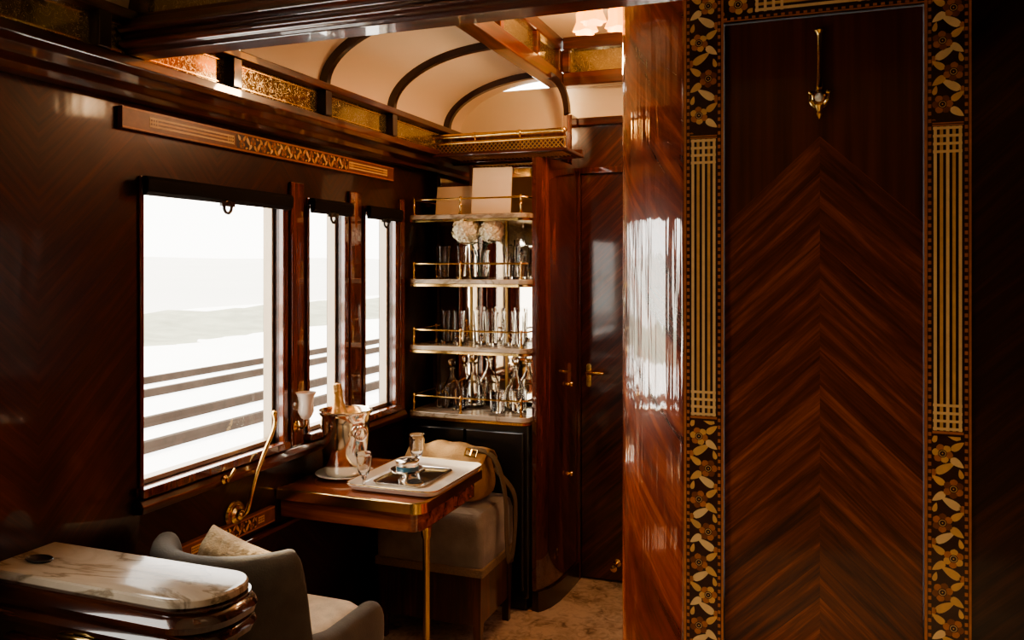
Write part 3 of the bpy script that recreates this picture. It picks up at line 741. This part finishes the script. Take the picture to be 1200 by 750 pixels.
bm = NB(); bp = [(.105, -.085, .232), (.155, -.080, .226), (.158, -.108, .205), (.108, -.112, .211)]
tube(bm, bp, .0045, 8, closed=True); tube(bm, [(.131, -.082, .230), (.133, -.11, .209)], .004, 8)
mk('buckle', bm, M_BRASS, parent=t, label='polished brass buckle')
bm = NB(); tube(bm, smooth_path([(.10, -.06, .225), (.16, -.03, .215), (.205, -.02, .185), (.245, -.04, .12), (.272, -.06, .03), (.284, -.08, -.10), (.282, -.06, -.20), (.272, .0, -.245), (.268, .05, -.20), (.262, .09, -.08), (.245, .10, .02), (.17, .07, .12)]), 0, flat=((0, 1, .15), .035, .004)); mk('strap', bm, M_STRAP, parent=t)

# ------------------------------------------------------------ armchair
AC = (-1.555, 1.985, 0)
t = thing('armchair', 'grey velvet tub armchair with pale seat against wall', 'armchair', AC)
a = .225; yf = .34
path = []
for i in range(15): path.append(((-a, yf-yf*i/15), (-1, 0)))
NA = 40
for i in range(0, NA+1):
    th = pi+pi*i/NA; path.append(((a*math.cos(th), a*math.sin(th)), (math.cos(th), math.sin(th))))
for i in range(1, 16): path.append(((a, yf*i/15), (1, 0)))
def sm(x): x = max(0, min(1, x)); return x*x*(3-2*x)
bm = NB(); loops = []
for idx, ((x, y), (nx, ny)) in enumerate(path):
    dr = sm((-.050-y)/.035)
    h = .505+.035*sm((.1-y)/.2)+.255*dr
    e = min(idx, len(path)-1-idx); T = .036*(1 if e > 1 else (.75, .95)[e])
    h -= (.03, .008, 0)[min(e, 2)]
    flare = .012*dr
    sec = [(T*.8, .12), (T*.95, .25), (T+flare*.4, h-.09), (T+.004+flare, h-.03), (T*.6+flare, h-.006), (flare, h), (-T*.6+flare, h-.006), (-T-.002+flare, h-.03), (-T, h-.09), (-T, .25), (-T*.8, .12)]
    loops.append([(x+nx*o, y+ny*o, z) for o, z in sec])
loft(bm, loops); mk('backrest', bm, M_VELVET, parent=t, sub=1)
bm = NB()
def seatl(x, z, r, yb=-.17, yf2=.37): return [(p, q, z) for p, q in rrect(-x, x, yb, yf2, r, 6)]
loft(bm, [seatl(.18, .30, .05, -.165, .34), seatl(.188, .32, .06, -.17, .365), seatl(.188, .44, .07, -.17, .37), seatl(.175, .470, .07, -.16, .355), seatl(.12, .485, .06, -.10, .29)]); mk('seat', bm, M_SEAT, parent=t, sub=1, label='pale cream seat cushion')
bm = NB(); prism(bm, rrect(-.18, .18, -.17, .33, .06), .14, .30); mk('seat_base', bm, M_VELVET, parent=t, bevel=.01)
for sx in (-1, 1):
    for yy in (-.13, .27):
        bm = NB(); lathe(bm, [(0, 0), (.012, 0), (.020, .14), (0, .14)], (sx*.16, yy, 0), 12); mk('leg', bm, M_MAH, parent=t)
t = thing('cushion', 'beige cable knit cushion resting in the armchair', 'cushion', (-1.60, 1.935, .632), rot=(math.radians(68), math.radians(10), math.radians(-8)))
bm = NB(); N = 26; top = []; bot = []
for i in range(N+1):
    rt = []; rb2 = []
    for j in range(N+1):
        u = -1+2*i/N; v = -1+2*j/N
        pin = 1-.07*(1-abs(u*v))*(u*u+v*v)/1.2
        k = max(0, (1-u**4)*(1-v**4))**.5
        cab = .010*abs(math.sin(v*8))*k+.004*math.sin(u*26+math.sin(v*9)*2)*k
        rt.append(bm.verts.new((u*.145*pin, v*.145*pin, .052*k+cab)))
        rb2.append(rt[-1] if (i in (0, N) or j in (0, N)) else bm.verts.new((u*.145*pin, v*.145*pin, -.045*k-cab)))
    top.append(rt); bot.append(rb2)
for i in range(N):
    for j in range(N):
        face(bm, [top[i][j], top[i+1][j], top[i+1][j+1], top[i][j+1]]); face(bm, [bot[i][j], bot[i][j+1], bot[i+1][j+1], bot[i+1][j]])
mk('cushion_cover', bm, M_KNIT, parent=t, sub=1)

# ------------------------------------------------------------ marble console
t = thing('console_cabinet', 'curved mahogany console cabinet with veined marble top', 'cabinet', (-1.53, 1.47, 0))
def cons(e, z): return [(x, y, z) for x, y in rrect(-.315, .325+e, -.090-e, .105+e*.4, (.11, .07, .005, .005), 10)]
bm = NB(); loft(bm, [cons(-.004, .828), cons(0, .832), cons(0, .846), cons(-.004, .85)]); mk('marble_top', bm, M_MARBLE, parent=t)
bm = NB(); loft(bm, [cons(-.02, 0), cons(-.02, .74), cons(.012, .745), cons(.018, .76), cons(.012, .772), cons(.004, .776), cons(.016, .785), cons(.020, .80), cons(.014, .812), cons(.004, .818), cons(.006, .828)]); mk('body', bm, wood('console_mahogany', (.012, .004, .002), (.055, .014, .006), (.15, .045, .016), scale=(2, 26, 26), rough=.2), parent=t)
bm = NB(); box(bm, -.26, .12, -.083, -.068, .50, .70); d = mk('drawer', bm, M_MAHX, parent=t, smooth=False, bevel=.003)
t2 = NB(); tube(t2, [(-.06, -.070, .728), (-.06, -.10, .735), (-.03, -.105, .737), (.01, -.105, .737), (.04, -.10, .735), (.04, -.070, .728)], .006, 10); mk('handle', t2, M_BRASS, parent=d)
t = thing('oval_dish', 'small flat black oval dish on marble top', 'dish', (-1.765, 1.462, .85))
bm = NB(); lathe(bm, [(0, 0), (.034, 0), (.038, .004), (.036, .006), (.030, .003), (0, .003)], seg=28)
for v in bm.verts: v.co.y *= .62
mk('dish_body', bm, M_BLACK, parent=t)

# ------------------------------------------------------------ brass crank, latch, wall lamp
t = thing('window_crank', 'polished brass window crank with round wall plate', 'crank', (XL+.0, 2.27, .724))
bm = NB(); lathe(bm, [(0, .0), (.045, .0), (.047, .006), (.043, .012), (.034, .013), (.032, .018), (.02, .024), (.018, .034), (.010, .04), (0, .042)], seg=36, axis='x'); mk('wall_plate', bm, M_BRASS, parent=t)
bm = NB(); tube(bm, smooth_path([(.04, 0, 0), (.055, .005, .02), (.058, .02, .07), (.056, .055, .14), (.054, .10, .20), (.052, .145, .255), (.05, .16, .29), (.05, .155, .315)]), .0072, 12); ball(bm, (.05, .155, .318), .010, 12); mk('arm', bm, M_BRASS, parent=t)
t = thing('window_latch', 'small brass window latch below sill', 'latch', (-1.816, 2.18, .865))
bm = NB(); lathe(bm, [(0, 0), (.014, 0), (.014, .005), (.007, .01), (.007, .02), (0, .022)], seg=18, axis='x'); tube(bm, [(.016, 0, 0), (.022, .012, .016), (.02, .03, .03)], .005, 8); mk('latch_body', bm, M_BRASS, parent=t)
t = thing('wall_lamp', 'small brass wall lamp with pale tulip shade', 'lamp', (-1.835, 2.60, .96))
bm = NB(); lathe(bm, [(0, 0), (.022, 0), (.022, .005), (.008, .010), (0, .012)], seg=20, axis='x'); tube(bm, [(.008, 0, 0), (.03, 0, -.004), (.045, 0, .01), (.045, 0, .035)], .005, 8); mk('bracket', bm, M_BRASS, parent=t)
bm = NB(); lathe(bm, [(.006, .03), (.018, .036), (.030, .06), (.027, .09), (.030, .115), (.038, .13), (.037, .131), (.028, .115), (.025, .09), (.027, .062), (.006, .036)], (.045, 0, 0), 24); mk('shade', bm, M_TULIP, parent=t, label='pale frosted tulip glass shade')

t = thing('coat_hook', 'ornate brass coat hook on chevron door', 'hook', (0.0, 2.108, 1.94))
bm = NB()
lathe(bm, [(0, .188), (.006, .188), (.012, .182), (.008, .176), (.006, .17), (.0055, .10), (.007, .06), (.010, .045), (.007, .04), (.012, .034), (.006, .03)], (0, -.014, 0), 14)
tube(bm, [(0, 0, .18), (0, -.014, .18)], .005, 8)
lathe(bm, [(0, 0), (.022, 0), (.023, -.003), (.014, -.007), (0, -.008)], (0, 0, .02), 20, axis='y')
lathe(bm, [(.004, .035), (.016, .032), (.026, .024), (.022, .014), (.010, .008), (.012, .002), (.008, -.006), (.005, -.012), (.009, -.018), (.004, -.026), (0, -.03)], (0, -.020, 0), 16)
for s in (-1, 1):
    tube(bm, [(0, -.02, .015), (s*.012, -.035, .004), (s*.019, -.045, .012), (s*.020, -.047, .026)], [.005, .004, .004, .003], 8)
    ball(bm, (s*.020, -.047, .029), .006, 10)
mk('hook_body', bm, M_BRASS, parent=t)
bm = NB(); ball(bm, (0, -.040, .018), .011, 14); mk('finial', bm, M_PORC, parent=t, label='white ceramic finial')

# ------------------------------------------------------------ ceiling light
def ceiling_light(loc, energy):
    t = thing('ceiling_light', 'brass ceiling light with glowing tulip glass shades', 'lamp', loc)
    bm = NB(); lathe(bm, [(0, 0), (.05, 0), (.05, -.008), (.02, -.018), (.012, -.03), (.012, -.06), (.018, -.072), (0, -.080)], seg=24)
    ends = []
    for k in range(3):
        a2 = k*2*pi/3+2.6; c, s = math.cos(a2), math.sin(a2); ends.append((c*.075, s*.075))
        tube(bm, [(0, 0, -.066), (c*.03, s*.03, -.084), (c*.06, s*.06, -.074), (c*.075, s*.075, -.080)], .005, 8)
    mk('fitting', bm, M_BRASS, parent=t)
    for c, s in ends:
        bm = NB(); n = 24; loops = []
        for r, z in ((.010, -.078), (.022, -.086), (.034, -.108), (.032, -.140), (.046, -.178)):
            loops.append([(c+r*(1+.16*math.cos(5*2*pi*i/n)*(z < -.1))*math.cos(2*pi*i/n), s+r*(1+.16*math.cos(5*2*pi*i/n)*(z < -.1))*math.sin(2*pi*i/n), z) for i in range(n)])
        loft(bm, loops, 0, True, False); mk('lamp_shade', bm, M_SHADE, parent=t, label='glowing amber tulip shade')
    l = bpy.data.lights.new('lamp_bulb', 'POINT'); l.energy = energy; l.color = (1, .64, .34); l.shadow_soft_size = .06
    lo = bpy.data.objects.new('lamp_bulb', l); COL.objects.link(lo); lo.location = (loc[0], loc[1], loc[2]-.30)
ceiling_light((-.80, 3.10, 2.66), 12)

# ------------------------------------------------------------ outside
bm = NB(); box(bm, -600, -2.2, -300, 600, -1.3, -1.2); mk('ground', bm, M_SNOW, smooth=False, label='snow covered ground beside the tracks', **S)
bm = NB(); loops = []  # hill added to carry the grey fog band
for i in range(60):
    y = -200+i*20
    loops.append([(-34, y, -1.25), (-60, y, -.9+.2*noise.noise(V(y*.02, 0, 0))), (-110, y, -.2+.6*noise.noise(V(y*.012, 4, 0))), (-220, y, 2.0+2.0*noise.noise(V(y*.006, 7, 0))), (-320, y, 6+4*noise.noise(V(y*.005, 9, 0)))])
loft(bm, loops, 0, False, False, closed=False); mk('ground_fog_hill', bm, M_HILL, label='added snowy hillside with fog painted into its grey beyond the tracks', **S)
for k, (xa, xb) in enumerate(((-14.85, -13.35), (-10.9, -9.4))):
    t = thing('railway_track', 'snow covered railway track with dark rails', 'railway track', ((xa+xb)/2, 20, -1.2), group='railway tracks')
    for x in (xa, xb):
        bm = NB(); o = x-(xa+xb)/2
        loops = []
        for i in range(221):
            y = -60+i; e1 = .05*noise.noise(V(y*1.3, x, 0)); e2 = .05*noise.noise(V(y*1.3, x, 5))
            loops.append([(o-.12+e1, y, 0), (o+.13+e2, y, 0), (o+.09, y, .05), (o+.06, y, .15), (o-.06, y, .15), (o-.09, y, .05)])
        loft(bm, loops); mk('rail', bm, M_RAIL, parent=t, smooth=False)
bm = NB(); loops = []
for i in range(440):
    y = -40+i
    loops.append([(-21.5+1.2*noise.noise(V(y*.4, 5, 0)), y, -1.21), (-23.5, y, -1.10+.22*noise.noise(V(y*.9, 1, 0))), (-26, y, -.80+.35*noise.noise(V(y*.7, 2, 0))), (-30, y, -.72+.55*noise.noise(V(y*.3, 3, 0))), (-34, y, -1.2)])
loft(bm, loops, 0, False, False, closed=False); mk('grass_bank', bm, M_BANK, label='grassy bank paled by painted fog beyond the railway tracks', category='bank')

# ------------------------------------------------------------ world and lights
w = bpy.data.worlds.new('World'); SC.world = w; w.use_nodes = True
bg = w.node_tree.nodes['Background']; bg.inputs[0].default_value = (1.0, .935, .85, 1); bg.inputs[1].default_value = 5.4
for a, b in WINS:
    l = bpy.data.lights.new('window_portal', 'AREA'); l.shape = 'RECTANGLE'; l.size = WZ1-WZ0; l.size_y = b-a
    l.cycles.is_portal = True
    o = bpy.data.objects.new('window_portal', l); COL.objects.link(o); o.location = (XL-.075, (a+b)/2, (WZ0+WZ1)/2); o.rotation_euler = (0, -pi/2, 0)
l = bpy.data.lights.new('sun', 'SUN'); l.energy = 7; l.angle = math.radians(6); l.color = (1, .78, .50)
o = bpy.data.objects.new('sun', l); COL.objects.link(o)
o.rotation_euler = V(1.0, -.28, -.62).to_track_quat('-Z', 'Y').to_euler()

# ------------------------------------------------------------ camera
cam = bpy.data.cameras.new('camera'); co = bpy.data.objects.new('camera', cam); COL.objects.link(co)
cam.sensor_width = 36; cam.lens = 964/1200*36; cam.clip_start = .02; cam.clip_end = 2000
cam.shift_y = -(375-312)/1200
co.location = (0, 0, 1.56); co.rotation_euler = (pi/2, 0, math.atan2(.350, .937))
SC.camera = co
try:
    SC.view_settings.view_transform = 'AgX'; SC.view_settings.look = 'AgX - Medium High Contrast'
    SC.view_settings.exposure = 0.50
except Exception as e: print(e)
